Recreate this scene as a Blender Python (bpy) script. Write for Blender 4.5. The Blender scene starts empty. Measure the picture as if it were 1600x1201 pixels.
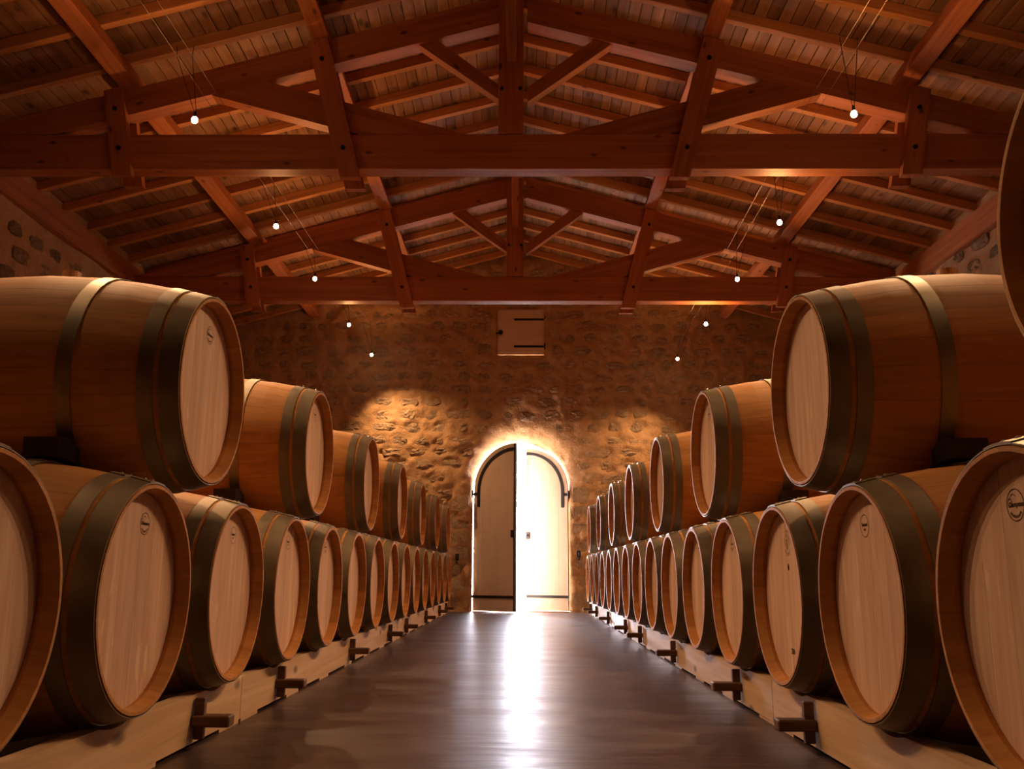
import bpy, bmesh, math, random
import numpy as np
from mathutils import Matrix, Vector
PI = math.pi
random.seed(7)
RNG = np.random.RandomState(11)
S = bpy.context.scene
C = S.collection

# ------------------------------------------------------------------ camera
H = 0.5115
PITCH, YAW, ROLL = 0.2088, 0.0133, 0.0049
cy, sy = math.cos(YAW), math.sin(YAW)
cp, sp = math.cos(PITCH), math.sin(PITCH)
cr, sr = math.cos(ROLL), math.sin(ROLL)
M = (np.array([[cr, 0, sr], [0, 1, 0], [-sr, 0, cr]]) @ np.array([[1, 0, 0], [0, cp, sp], [0, -sp, cp]])
     @ np.array([[cy, sy, 0], [-sy, cy, 0], [0, 0, 1]]))
cam = bpy.data.cameras.new('camera')
camo = bpy.data.objects.new('camera', cam)
C.objects.link(camo)
mw = Matrix.Identity(4)
for i in range(3):
    mw[i][0], mw[i][1], mw[i][2] = M[0][i], M[2][i], -M[1][i]
mw.translation = (0, 0, H)
camo.matrix_world = mw
cam.sensor_width = 36
cam.lens = 1390.7 * 36 / 1600
cam.clip_start = 0.05
S.camera = camo

# ------------------------------------------------------------------ light and exposure
S.view_settings.view_transform = 'Standard'
S.view_settings.look = 'None'
S.view_settings.gamma = 1
S.view_settings.use_curve_mapping = False
S.view_settings.exposure = 0.0
S.cycles.use_denoising = True
S.cycles.max_bounces = 10
S.cycles.diffuse_bounces = 6
S.cycles.sample_clamp_indirect = 12

SKY = 66.0
LAMP_DOWN = 168.0
LAMP_SPILL = 40.0
LAMP_COL = (1.0, 0.56, 0.27)
SPILL_COL = (1.0, 0.43, 0.14)

W = bpy.data.worlds.new('daylight')
S.world = W
W.use_nodes = True
bg = W.node_tree.nodes['Background']
bg.inputs[0].default_value = (0.86, 0.86, 1.0, 1)
bg.inputs[1].default_value = SKY


def light(name, kind, loc, energy, col, rot=(0, 0, 0), **kw):
    l = bpy.data.lights.new(name, kind)
    l.energy = energy
    l.color = col
    for k, v in kw.items():
        setattr(l, k, v)
    o = bpy.data.objects.new(name, l)
    o.location = loc
    o.rotation_euler = rot
    C.objects.link(o)
    return o


def aim(o, d):
    o.rotation_euler = Vector(d).to_track_quat('-Z', 'Y').to_euler()


sun = light('sun', 'SUN', (0, 20, 8), 15.0, (1, 0.9, 0.95), angle=math.radians(12))
aim(sun, (0.19, -1, -0.12))
portal = light('door_portal', 'AREA', (-0.037, 12.95, 1.2), 1, (1, 1, 1), (-PI / 2, 0, 0), shape='RECTANGLE', size=1.5, size_y=2.5)
aim(portal, (0, -1, 0))
portal.data.cycles.is_portal = True

# lamps: (x, y, z)
LAMPS_L = [(-2.09, 2.40, 3.28), (-2.09, 3.84, 3.29), (-2.09, 5.15, 3.31), (-2.09, 7.04, 3.36), (-2.09, 8.47, 3.38), (-2.08, 10.19, 3.39), (-2.08, 11.80, 3.42)]
LAMPS_R = [(2.05, 2.50, 3.34), (2.05, 3.94, 3.34), (2.05, 5.09, 3.31), (2.05, 6.74, 3.27), (2.05, 8.18, 3.28), (2.05, 9.68, 3.26), (2.05, 11.55, 3.31)]
for i, (x, y, z) in enumerate(LAMPS_L + LAMPS_R):
    s = light('lamp_beam', 'SPOT', (x, y, z - 0.03), LAMP_DOWN * (0.22 if y < 3 else 1.0), LAMP_COL, spot_size=math.radians(104), spot_blend=0.9, shadow_soft_size=0.02)
    aim(s, (-0.36 * (1 if x > 0 else -1), -0.36 if y < 11 else 0.10, -1))
    s = light('lamp_spill', 'SPOT', (x, y, z - 0.03), LAMP_SPILL, SPILL_COL, spot_size=math.radians(155), spot_blend=0.8, shadow_soft_size=0.03)
    aim(s, (0, -0.4, 0.9))


# ------------------------------------------------------------------ object helpers
def setp(o, label=None, cat=None, group=None, kind=None):
    if label: o['label'] = label
    if cat: o['category'] = cat
    if group: o['group'] = group
    if kind: o['kind'] = kind
    return o


def link(o, parent=None):
    C.objects.link(o)
    if parent is not None:
        o.parent = parent
    return o


def empty(name, loc, rotz=0.0, parent=None):
    o = bpy.data.objects.new(name, None)
    o.location = loc
    o.rotation_euler = (0, 0, rotz)
    o.empty_display_size = 0.1
    return link(o, parent)


def smooth(me, on=True):
    for p in me.polygons:
        p.use_smooth = on


def bm_mesh(name, bm, mat, sm=False):
    bmesh.ops.recalc_face_normals(bm, faces=bm.faces)
    me = bpy.data.meshes.new(name)
    bm.to_mesh(me)
    bm.free()
    if mat: me.materials.append(mat)
    if sm: smooth(me)
    return me


def mobj(name, me, parent=None, loc=(0, 0, 0), rot=(0, 0, 0), mx=None):
    o = bpy.data.objects.new(name, me)
    if mx is not None:
        o.matrix_local = mx
    else:
        o.location = loc
        o.rotation_euler = rot
    return link(o, parent)


def add_box(bm, x0, x1, y0, y1, z0, z1, bev=0.0):
    r = bmesh.ops.create_cube(bm, size=1)
    vs = r['verts']
    for v in vs:
        v.co = Vector(((x0 + x1) / 2 + v.co.x * (x1 - x0), (y0 + y1) / 2 + v.co.y * (y1 - y0), (z0 + z1) / 2 + v.co.z * (z1 - z0)))
    if bev:
        es = list({e for v in vs for e in v.link_edges})
        bmesh.ops.bevel(bm, geom=es, offset=bev, segments=1, affect='EDGES')


def box_mesh(name, x0, x1, y0, y1, z0, z1, mat, bev=0.0):
    bm = bmesh.new()
    add_box(bm, x0, x1, y0, y1, z0, z1, bev)
    return bm_mesh(name, bm, mat)


def add_prism(bm, pts, y0, y1):
    """polygon in xz extruded along y"""
    a = [bm.verts.new((x, y0, z)) for x, z in pts]
    b = [bm.verts.new((x, y1, z)) for x, z in pts]
    n = len(pts)
    bm.faces.new(a)
    bm.faces.new(b[::-1])
    for i in range(n):
        bm.faces.new((a[i], b[i], b[(i + 1) % n], a[(i + 1) % n]))


def add_tube(bm, p0, p1, r, n=8, r1=None, caps=True):
    p0, p1 = Vector(p0), Vector(p1)
    d = (p1 - p0).normalized()
    u = d.orthogonal().normalized()
    w = d.cross(u)
    r1 = r if r1 is None else r1
    A = [bm.verts.new(p0 + (u * math.cos(2 * PI * i / n) + w * math.sin(2 * PI * i / n)) * r) for i in range(n)]
    B = [bm.verts.new(p1 + (u * math.cos(2 * PI * i / n) + w * math.sin(2 * PI * i / n)) * r1) for i in range(n)]
    for i in range(n):
        bm.faces.new((A[i], A[(i + 1) % n], B[(i + 1) % n], B[i]))
    if caps:
        bm.faces.new(A[::-1])
        bm.faces.new(B)


def beam(name, p0, p1, w, h, mat, parent=None, up=(0, 0, 1), bev=0.005, cut=None):
    """box beam from p0 to p1: local x along, y width, z height; so that the grain follows the length"""
    p0, p1 = Vector(p0), Vector(p1)
    L = (p1 - p0).length
    X = (p1 - p0).normalized()
    Z = (Vector(up) - X * X.dot(Vector(up))).normalized()
    Y = Z.cross(X)
    me = box_mesh(name, -L / 2, L / 2, -w / 2, w / 2, -h / 2, h / 2, mat, bev)
    mx = Matrix.Identity(4)
    for i in range(3):
        mx[i][0], mx[i][1], mx[i][2] = X[i], Y[i], Z[i]
    mx.translation = (p0 + p1) / 2
    return mobj(name, me, parent, mx=mx)


def polybeam(name, pts, y0, y1, mat, parent, ang):
    """polygon plank in the truss plane whose local x runs along angle ang (grain direction)"""
    cx = sum(p[0] for p in pts) / len(pts)
    cz = sum(p[1] for p in pts) / len(pts)
    c, s = math.cos(ang), math.sin(ang)
    loc = [((x - cx) * c + (z - cz) * s, -(x - cx) * s + (z - cz) * c) for x, z in pts]
    bm = bmesh.new()
    add_prism(bm, loc, y0, y1)
    me = bm_mesh(name, bm, mat)
    o = mobj(name, me, parent)
    o.location = (cx, 0, cz)
    o.rotation_euler = (0, -ang, 0)
    return o


# ------------------------------------------------------------------ materials
def nmat(name):
    m = bpy.data.materials.new(name)
    m.use_nodes = True
    nt = m.node_tree
    b = nt.nodes['Principled BSDF']
    return m, nt, b


def N(nt, t, **kw):
    n = nt.nodes.new(t)
    for k, v in kw.items():
        setattr(n, k, v)
    return n


def ramp(nt, stops):
    r = N(nt, 'ShaderNodeValToRGB')
    e = r.color_ramp.elements
    while len(e) > 1: e.remove(e[-1])
    e[0].position, e[0].color = stops[0][0], (*stops[0][1], 1)
    for p, c in stops[1:]:
        k = e.new(p)
        k.color = (*c, 1)
    return r


def wood(name, cols, grain=(1.2, 22, 22), rough=0.6, spec=0.3, bump=0.15, knots=0.0, var=0.25, axis='X', attr=False, ray=False, coat=0.0):
    m, nt, b = nmat(name)
    L = nt.links
    tc = N(nt, 'ShaderNodeTexCoord')
    oi = N(nt, 'ShaderNodeObjectInfo')
    add = N(nt, 'ShaderNodeVectorMath', operation='ADD')
    sc = N(nt, 'ShaderNodeVectorMath', operation='SCALE')
    comb = N(nt, 'ShaderNodeCombineXYZ')
    for i in range(3): L.new(oi.outputs['Random'], comb.inputs[i])
    L.new(comb.outputs[0], sc.inputs[0])
    sc.inputs['Scale'].default_value = 37.0
    L.new(tc.outputs['Object'], add.inputs[0])
    L.new(sc.outputs[0], add.inputs[1])
    mp = N(nt, 'ShaderNodeMapping')
    g = grain
    mp.inputs['Scale'].default_value = g if axis == 'X' else ((g[1], g[0], g[2]) if axis == 'Y' else (g[1], g[2], g[0]))
    L.new(add.outputs[0], mp.inputs[0])
    n1 = N(nt, 'ShaderNodeTexNoise')
    n1.inputs['Scale'].default_value = 1.0
    n1.inputs['Detail'].default_value = 7
    n1.inputs['Roughness'].default_value = 0.62
    n1.inputs['Distortion'].default_value = 0.6
    L.new(mp.outputs[0], n1.inputs[0])
    r = ramp(nt, [(0.28, cols[0]), (0.5, cols[1]), (0.72, cols[2])])
    L.new(n1.outputs['Fac'], r.inputs[0])
    col = r.outputs[0]
    # big soft tone changes
    n2 = N(nt, 'ShaderNodeTexNoise')
    n2.inputs['Scale'].default_value = 1.7
    L.new(add.outputs[0], n2.inputs[0])
    val = N(nt, 'ShaderNodeMapRange')
    val.inputs['From Min'].default_value = 0.3
    val.inputs['From Max'].default_value = 0.7
    val.inputs['To Min'].default_value = 1 - var * 0.5
    val.inputs['To Max'].default_value = 1 + var * 0.5
    L.new(n2.outputs['Fac'], val.inputs[0])
    vr = N(nt, 'ShaderNodeMapRange')
    vr.inputs['To Min'].default_value = 1 - var
    vr.inputs['To Max'].default_value = 1 + var
    if attr:
        at = N(nt, 'ShaderNodeAttribute', attribute_name='tone')
        L.new(at.outputs['Fac'], vr.inputs[0])
    else:
        L.new(oi.outputs['Random'], vr.inputs[0])
    mul = N(nt, 'ShaderNodeMath', operation='MULTIPLY')
    L.new(val.outputs[0], mul.inputs[0])
    L.new(vr.outputs[0], mul.inputs[1])
    hsv = N(nt, 'ShaderNodeHueSaturation')
    L.new(col, hsv.inputs['Color'])
    L.new(mul.outputs[0], hsv.inputs['Value'])
    col = hsv.outputs[0]
    if knots:
        mk = N(nt, 'ShaderNodeMapping')
        mk.inputs['Scale'].default_value = (3.2, 7, 7) if axis == 'X' else ((7, 3.2, 7) if axis == 'Y' else (7, 7, 3.2))
        L.new(add.outputs[0], mk.inputs[0])
        vo = N(nt, 'ShaderNodeTexVoronoi')
        vo.inputs['Scale'].default_value = 1.0
        L.new(mk.outputs[0], vo.inputs[0])
        kr = ramp(nt, [(0.0, (0.12, 0.12, 0.12)), (knots * 0.5, (0.3, 0.3, 0.3)), (knots, (1, 1, 1))])
        L.new(vo.outputs['Distance'], kr.inputs[0])
        mx = N(nt, 'ShaderNodeMix', data_type='RGBA', blend_type='MULTIPLY')
        mx.inputs[0].default_value = 0.85
        L.new(col, mx.inputs[6])
        L.new(kr.outputs[0], mx.inputs[7])
        col = mx.outputs[2]
    if ray:
        # pale ray flecks of quarter-sawn oak
        mr = N(nt, 'ShaderNodeMapping')
        mr.inputs['Scale'].default_value = (30, 26, 5) if axis == 'Z' else (5, 26, 26)
        L.new(add.outputs[0], mr.inputs[0])
        n3 = N(nt, 'ShaderNodeTexNoise')
        n3.inputs['Scale'].default_value = 1.0
        n3.inputs['Detail'].default_value = 2
        n3.inputs['Distortion'].default_value = 1.2
        L.new(mr.outputs[0], n3.inputs[0])
        rr = ramp(nt, [(0.62, (0, 0, 0)), (0.72, (1, 1, 1))])
        L.new(n3.outputs['Fac'], rr.inputs[0])
        mx = N(nt, 'ShaderNodeMix', data_type='RGBA', blend_type='MIX')
        m2 = N(nt, 'ShaderNodeMath', operation='MULTIPLY')
        L.new(rr.outputs[0], m2.inputs[0])
        m2.inputs[1].default_value = 0.45
        L.new(m2.outputs[0], mx.inputs[0])
        L.new(col, mx.inputs[6])
        mx.inputs[7].default_value = (min(1, cols[2][0] * 1.35), min(1, cols[2][1] * 1.35), min(1, cols[2][2] * 1.35), 1)
        col = mx.outputs[2]
    L.new(col, b.inputs['Base Color'])
    b.inputs['Roughness'].default_value = rough
    b.inputs['Specular IOR Level'].default_value = spec
    b.inputs['Coat Weight'].default_value = coat
    bp = N(nt, 'ShaderNodeBump')
    bp.inputs['Strength'].default_value = bump
    bp.inputs['Distance'].default_value = 0.004
    L.new(n1.outputs['Fac'], bp.inputs['Height'])
    L.new(bp.outputs[0], b.inputs['Normal'])
    return m


def plain(name, col, rough=0.5, metal=0.0, spec=0.5, noise=0.0, nscale=20, bump=0.0):
    m, nt, b = nmat(name)
    b.inputs['Base Color'].default_value = (*col, 1)
    b.inputs['Roughness'].default_value = rough
    b.inputs['Metallic'].default_value = metal
    b.inputs['Specular IOR Level'].default_value = spec
    if noise:
        L = nt.links
        tc = N(nt, 'ShaderNodeTexCoord')
        n = N(nt, 'ShaderNodeTexNoise')
        n.inputs['Scale'].default_value = nscale
        n.inputs['Detail'].default_value = 6
        L.new(tc.outputs['Object'], n.inputs[0])
        r = ramp(nt, [(0.3, tuple(c * (1 - noise) for c in col)), (0.7, tuple(min(1, c * (1 + noise)) for c in col))])
        L.new(n.outputs['Fac'], r.inputs[0])
        L.new(r.outputs[0], b.inputs['Base Color'])
        mr = N(nt, 'ShaderNodeMapRange')
        mr.inputs['To Min'].default_value = max(0.02, rough - 0.1)
        mr.inputs['To Max'].default_value = rough + 0.12
        L.new(n.outputs['Fac'], mr.inputs[0])
        L.new(mr.outputs[0], b.inputs['Roughness'])
        if bump:
            bp = N(nt, 'ShaderNodeBump')
            bp.inputs['Strength'].default_value = bump
            bp.inputs['Distance'].default_value = 0.01
            L.new(n.outputs['Fac'], bp.inputs['Height'])
            L.new(bp.outputs[0], b.inputs['Normal'])
    return m


M_BEAM = wood('pine_beam', ((0.30, 0.095, 0.030), (0.43, 0.145, 0.048), (0.52, 0.195, 0.068)), grain=(0.8, 26, 26), knots=0.13, var=0.12, rough=0.55)
M_CHEV = wood('pine_rafter', ((0.42, 0.175, 0.06), (0.56, 0.25, 0.09), (0.66, 0.33, 0.13)), grain=(0.8, 26, 26), knots=0.12, var=0.15, rough=0.6)
M_DECK = wood('pine_deck', ((0.19, 0.088, 0.04), (0.28, 0.14, 0.067), (0.38, 0.21, 0.11)), grain=(0.9, 18, 18), knots=0.2, var=0.24, axis='Y', rough=0.65, bump=0.3)
M_STAVE = wood('oak_stave', ((0.42, 0.19, 0.055), (0.53, 0.25, 0.075), (0.61, 0.31, 0.105)), grain=(2.2, 34, 34), var=0.13, rough=0.62, bump=0.1, spec=0.22)
M_BODY = wood('oak_body', ((0.42, 0.19, 0.055), (0.53, 0.25, 0.075), (0.61, 0.31, 0.105)), grain=(2.2, 34, 34), var=0.13, rough=0.62, bump=0.1, spec=0.22, attr=True)
M_HEAD = wood('oak_head', ((0.55, 0.36, 0.26), (0.69, 0.47, 0.36), (0.79, 0.60, 0.48)), grain=(2.0, 30, 30), var=0.09, rough=0.5, bump=0.08, axis='Z', ray=True)
M_HEADF = wood('oak_head_far', ((0.55, 0.36, 0.26), (0.69, 0.47, 0.36), (0.79, 0.60, 0.48)), grain=(2.0, 30, 30), var=0.09, rough=0.5, bump=0.08, axis='Z', attr=True)
M_RAIL = wood('spruce_rail', ((0.50, 0.32, 0.18), (0.62, 0.43, 0.27), (0.72, 0.54, 0.37)), grain=(1.0, 20, 20), knots=0.16, var=0.1, axis='Y', rough=0.6)
M_PEG = wood('dark_peg', ((0.10, 0.05, 0.025), (0.16, 0.085, 0.045), (0.22, 0.12, 0.065)), grain=(3, 30, 30), var=0.2, rough=0.6)
M_CHOCK = wood('black_chock', ((0.02, 0.014, 0.011), (0.035, 0.025, 0.02), (0.05, 0.035, 0.028)), var=0.2, rough=0.7)
M_HOOP = plain('galvanised_hoop', (0.26, 0.215, 0.15), rough=0.5, metal=0.75, noise=0.22, nscale=9)
M_RIVET = plain('rivet_steel', (0.5, 0.46, 0.4), rough=0.3, metal=1.0)
M_INK = plain('branding_black', (0.035, 0.018, 0.012), rough=0.8, spec=0.1)
M_BUNG = plain('silicone_bung', (0.62, 0.36, 0.2), rough=0.45)
M_IRON = plain('black_iron', (0.012, 0.011, 0.012), rough=0.45, metal=0.3)
M_BOLT = plain('bolt_iron', (0.02, 0.016, 0.014), rough=0.5, metal=0.6)
M_CABLE = plain('cable_steel', (0.38, 0.31, 0.26), rough=0.5, metal=0.7)
M_DARKROD = plain('dark_rod', (0.03, 0.02, 0.018), rough=0.5, metal=0.5)
M_DOOR = plain('door_paint', (0.57, 0.45, 0.34), rough=0.55, noise=0.06, nscale=5)
M_HATCH = plain('hatch_paint', (0.74, 0.58, 0.42), rough=0.55, noise=0.05, nscale=5)
M_GRAVEL = plain('white_gravel', (0.72, 0.70, 0.66), rough=0.9, noise=0.15, nscale=40)
M_LIGHT_BLOCK = plain('light_block', (0.1, 0.07, 0.05), rough=0.9)


def emit(name, col, s):
    m, nt, b = nmat(name)
    b.inputs['Emission Color'].default_value = (*col, 1)
    b.inputs['Emission Strength'].default_value = s
    return m


M_BULB = emit('glowing_bulb', (1.0, 0.78, 0.5), 60)


def stone_mat(name, cols, sc=9.0, bump=0.9, dist=0.02, rnd=0.22, fine=60):
    m, nt, b = nmat(name)
    L = nt.links
    tc = N(nt, 'ShaderNodeTexCoord')
    oi = N(nt, 'ShaderNodeObjectInfo')
    geo = N(nt, 'ShaderNodeNewGeometry')
    n1 = N(nt, 'ShaderNodeTexNoise')
    n1.inputs['Scale'].default_value = sc
    n1.inputs['Detail'].default_value = 9
    n1.inputs['Roughness'].default_value = 0.7
    L.new(geo.outputs['Position'], n1.inputs[0])
    r = ramp(nt, [(0.3, cols[0]), (0.5, cols[1]), (0.7, cols[2])])
    L.new(n1.outputs['Fac'], r.inputs[0])
    hsv = N(nt, 'ShaderNodeHueSaturation')
    mr = N(nt, 'ShaderNodeMapRange')
    mr.inputs['To Min'].default_value = 1 - rnd
    mr.inputs['To Max'].default_value = 1 + rnd
    L.new(oi.outputs['Random'], mr.inputs[0])
    L.new(mr.outputs[0], hsv.inputs['Value'])
    L.new(r.outputs[0], hsv.inputs['Color'])
    L.new(hsv.outputs[0], b.inputs['Base Color'])
    n2 = N(nt, 'ShaderNodeTexNoise')
    n2.inputs['Scale'].default_value = fine
    n2.inputs['Detail'].default_value = 5
    L.new(geo.outputs['Position'], n2.inputs[0])
    mx = N(nt, 'ShaderNodeMath', operation='MULTIPLY_ADD')
    L.new(n2.outputs['Fac'], mx.inputs[0])
    mx.inputs[1].default_value = 0.35
    L.new(n1.outputs['Fac'], mx.inputs[2])
    bp = N(nt, 'ShaderNodeBump')
    bp.inputs['Strength'].default_value = bump
    bp.inputs['Distance'].default_value = dist
    L.new(mx.outputs[0], bp.inputs['Height'])
    L.new(bp.outputs[0], b.inputs['Normal'])
    b.inputs['Roughness'].default_value = 0.85
    b.inputs['Specular IOR Level'].default_value = 0.2
    return m


M_MORTAR = stone_mat('lime_mortar', ((0.44, 0.255, 0.12), (0.53, 0.325, 0.16), (0.60, 0.39, 0.21)), sc=7, bump=0.9, dist=0.03, rnd=0, fine=38)
M_STONE = stone_mat('rubble_stone', ((0.36, 0.24, 0.14), (0.50, 0.35, 0.21), (0.62, 0.46, 0.30)), sc=16, bump=1.0, dist=0.05, rnd=0.16, fine=45)


def floor_mat():
    m, nt, b = nmat('polished_concrete')
    L = nt.links
    geo = N(nt, 'ShaderNodeNewGeometry')
    mp = N(nt, 'ShaderNodeMapping')
    mp.inputs['Scale'].default_value = (0.9, 3.4, 1)
    L.new(geo.outputs['Position'], mp.inputs[0])
    n = N(nt, 'ShaderNodeTexNoise')
    n.inputs['Scale'].default_value = 1.3
    n.inputs['Detail'].default_value = 8
    n.inputs['Roughness'].default_value = 0.6
    L.new(mp.outputs[0], n.inputs[0])
    r = ramp(nt, [(0.3, (0.042, 0.026, 0.022)), (0.55, (0.062, 0.039, 0.033)), (0.75, (0.085, 0.056, 0.048))])
    L.new(n.outputs['Fac'], r.inputs[0])
    L.new(r.outputs[0], b.inputs['Base Color'])
    mr = N(nt, 'ShaderNodeMapRange')
    mr.inputs['From Min'].default_value = 0.3
    mr.inputs['From Max'].default_value = 0.7
    mr.inputs['To Min'].default_value = 0.27
    mr.inputs['To Max'].default_value = 0.44
    L.new(n.outputs['Fac'], mr.inputs[0])
    L.new(mr.outputs[0], b.inputs['Roughness'])
    n2 = N(nt, 'ShaderNodeTexNoise')
    n2.inputs['Scale'].default_value = 5
    n2.inputs['Detail'].default_value = 3
    L.new(mp.outputs[0], n2.inputs[0])
    bp = N(nt, 'ShaderNodeBump')
    bp.inputs['Strength'].default_value = 0.25
    bp.inputs['Distance'].default_value = 0.01
    L.new(n2.outputs['Fac'], bp.inputs['Height'])
    L.new(bp.outputs[0], b.inputs['Normal'])
    b.inputs['Specular IOR Level'].default_value = 0.3
    return m


M_FLOOR = floor_mat()

# ------------------------------------------------------------------ room shell
XL, XR, YW, YB = -4.42, 4.28, 12.37, -4.0
XC = -0.07
SL = 0.275


def zroof(x): return 5.08 - SL * abs(x - XC)   # underside of the common rafters


setp(mobj('floor', box_mesh('floor', XL - 0.2, XR + 0.2, YB - 0.2, 12.95, -0.2, 0.0, M_FLOOR)), kind='structure')
setp(mobj('ground_outside', box_mesh('ground_outside', -14, 14, 12.95, 40, -0.3, -0.02, M_GRAVEL)), kind='structure')


def vnoise(shape, cell, seed):
    """smooth value noise on a grid"""
    rs = np.random.RandomState(seed)
    h, w = shape
    gy, gx = int(h / cell) + 3, int(w / cell) + 3
    g = rs.rand(gy, gx)
    yy, xx = np.arange(h) / cell, np.arange(w) / cell
    iy, ix = yy.astype(int), xx.astype(int)
    fy, fx = yy - iy, xx - ix
    fy, fx = fy * fy * (3 - 2 * fy), fx * fx * (3 - 2 * fx)
    a = g[np.ix_(iy, ix)]; b = g[np.ix_(iy, ix + 1)]; c = g[np.ix_(iy + 1, ix)]; d = g[np.ix_(iy + 1, ix + 1)]
    return (a * (1 - fx) + b * fx) * (1 - fy)[:, None] + (c * (1 - fx) + d * fx) * fy[:, None] - 0.5


# door opening outline (arch) in the far wall
DC, DHW, DSP, DAP = -0.037, 0.662, 1.585, 2.335     # centre x, half width, springing, apex


def arch_pts(hw, sp_, ap, n=28, cx=DC):
    p = [(cx - hw, 0.0), (cx - hw, sp_ * 0.5), (cx - hw, sp_)]
    for i in range(1, n):
        a = PI - PI * i / n
        p.append((cx + hw * math.cos(a), sp_ + (ap - sp_) * math.sin(a)))
    p += [(cx + hw, sp_), (cx + hw, sp_ * 0.5), (cx + hw, 0.0)]
    return p


OPEN = np.array(arch_pts(DHW, DSP, DAP, 40))


def arch_dist(X, Z):
    """signed distance-like value to the opening (negative inside), and nearest boundary point"""
    A = OPEN[:-1]; B = OPEN[1:]
    best = np.full(X.shape, 1e9); nx = X.copy(); nz = Z.copy()
    for a, b in zip(A, B):
        d = b - a
        t = np.clip(((X - a[0]) * d[0] + (Z - a[1]) * d[1]) / (d @ d), 0, 1)
        px, pz = a[0] + t * d[0], a[1] + t * d[1]
        dd = np.hypot(X - px, Z - pz)
        m = dd < best
        best[m] = dd[m]; nx[m] = px[m]; nz[m] = pz[m]
    ins = (np.abs(X - DC) < DHW) & ((Z < DSP) | (((X - DC) / DHW) ** 2 + ((Z - DSP) / (DAP - DSP)) ** 2 < 1))
    return np.where(ins, -best, best), nx, nz


HX0, HX1, HZ0, HZ1 = -0.385, 0.305, 3.55, 4.235      # hatch opening

# stones of the far wall laid in rough courses
stones = []
rs = random.Random(5)
z = 0.05
while z < 4.9:
    hh = rs.uniform(0.15, 0.22)
    x = XL + rs.uniform(0, 0.2)
    while x < XR:
        ww = rs.uniform(0.22, 0.46)
        cx, cz = x + ww / 2, z + hh / 2 + rs.uniform(-0.02, 0.02)
        a, b_ = ww * rs.uniform(0.32, 0.44), hh * rs.uniform(0.30, 0.43)
        d = arch_dist(np.array([cx]), np.array([cz]))[0][0]
        ok = d > max(a, b_) * (1.0 if cz < DSP else 1.0) + (0.02 if cz < 1.3 else 0.16)
        if HX0 - a - 0.05 < cx < HX1 + a + 0.05 and HZ0 - b_ - 0.05 < cz < HZ1 + b_ + 0.05: ok = False
        if cz + b_ > zroof(cx) - 0.05: ok = False
        if cz < 1.45 and abs(cx - DC) < DHW + 0.5: ok = False
        if ok: stones.append((cx, cz, a, b_, rs.uniform(-0.12, 0.12), 0))
        x += ww
    z += hh
# squared quoins beside the door jambs and hatch
for side in (-1, 1):
    z = 0.03
    k = 0
    while z < 1.5:
        hh = rs.uniform(0.2, 0.27)
        ww = 0.40 if k % 2 else 0.26
        gap = 0.045
        cx = DC + side * (DHW + gap + ww / 2)
        stones.append((cx, z + hh / 2, ww / 2 - 0.01, hh / 2 - 0.018, 0, 1))
        if k % 2 == 0:
            w2 = 0.2
            stones.append((DC + side * (DHW + gap + ww + w2 / 2 + 0.03), z + hh / 2, w2 / 2 - 0.02, hh / 2 - 0.035, rs.uniform(-0.1, 0.1), 0))
        z += hh
        k += 1
for side in (-1, 1):
    for q in range(3):
        cx = (HX0 if side < 0 else HX1) + side * (0.06 + [0.11, 0.08, 0.12][q])
        stones.append((cx, HZ0 + 0.1 + 0.24 * q, [0.10, 0.07, 0.11][q], 0.095, 0, 1))
stones.append((XC + 0.0, HZ1 + 0.10, 0.26, 0.06, 0, 1))

ST = 0.028
gx = np.arange(XL - 0.05, XR + 0.051, ST)
gz = np.arange(0.0, 5.2, ST)
GX, GZ = np.meshgrid(gx, gz)
DD, NX, NZ = arch_dist(GX, GZ)
hf = vnoise(GX.shape, 9, 1) * 0.040 + vnoise(GX.shape, 4.5, 2) * 0.036 + vnoise(GX.shape, 2.2, 3) * 0.026 + vnoise(GX.shape, 1.2, 7) * 0.006 + vnoise(GX.shape, 30, 4) * 0.05
near = np.full(GX.shape, 9.0)
for (cx, cz, a, b_, t, q) in stones:
    i0, i1 = np.searchsorted(gx, [cx - a * 1.7, cx + a * 1.7]); j0, j1 = np.searchsorted(gz, [cz - b_ * 1.9, cz + b_ * 1.9])
    sx, sz = GX[j0:j1, i0:i1] - cx, GZ[j0:j1, i0:i1] - cz
    e = np.sqrt((sx / a) ** 2 + (sz / b_) ** 2)
    near[j0:j1, i0:i1] = np.minimum(near[j0:j1, i0:i1], e)
hf += 0.014 * np.clip((near - 0.7) / 0.6, 0, 1)        # mortar swells between the stones
# flare around the arch of the door, and the smooth splay above it
up = np.clip((GZ - 1.35) / 0.8, 0, 1)
s_ = np.clip(DD, 0, None)
flare = 0.26 * np.exp(-s_ / 0.15) * up + 0.035 * np.exp(-s_ / 0.03)
YY = YW - hf + flare
inside = DD < 0
hat = (GX > HX0) & (GX < HX1) & (GZ > HZ0) & (GZ < HZ1)
PX = np.where(inside, NX, GX)
PZ = np.where(inside, NZ, GZ)
YY = np.where(inside, YW + 0.035 + 0.26 * up, YY)
top = np.array([[min(v, 5.3) for v in row] for row in PZ])
nz_, nx_ = GX.shape
idx = np.arange(nz_ * nx_).reshape(nz_, nx_)
q4 = np.stack([idx[:-1, :-1], idx[:-1, 1:], idx[1:, 1:], idx[1:, :-1]], -1)
allin = inside[:-1, :-1] & inside[:-1, 1:] & inside[1:, 1:] & inside[1:, :-1]
hin = hat[:-1, :-1] & hat[:-1, 1:] & hat[1:, 1:] & hat[1:, :-1]
keep = ~(allin | hin) & (GZ[:-1, :-1] < 5.45 - SL * np.abs(GX[:-1, :-1] - XC))
faces = q4[keep]
me = bpy.data.meshes.new('wall_far')
vv = np.stack([PX, YY, PZ], -1).reshape(-1, 3)
me.from_pydata(vv.tolist(), [], faces.tolist())
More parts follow.
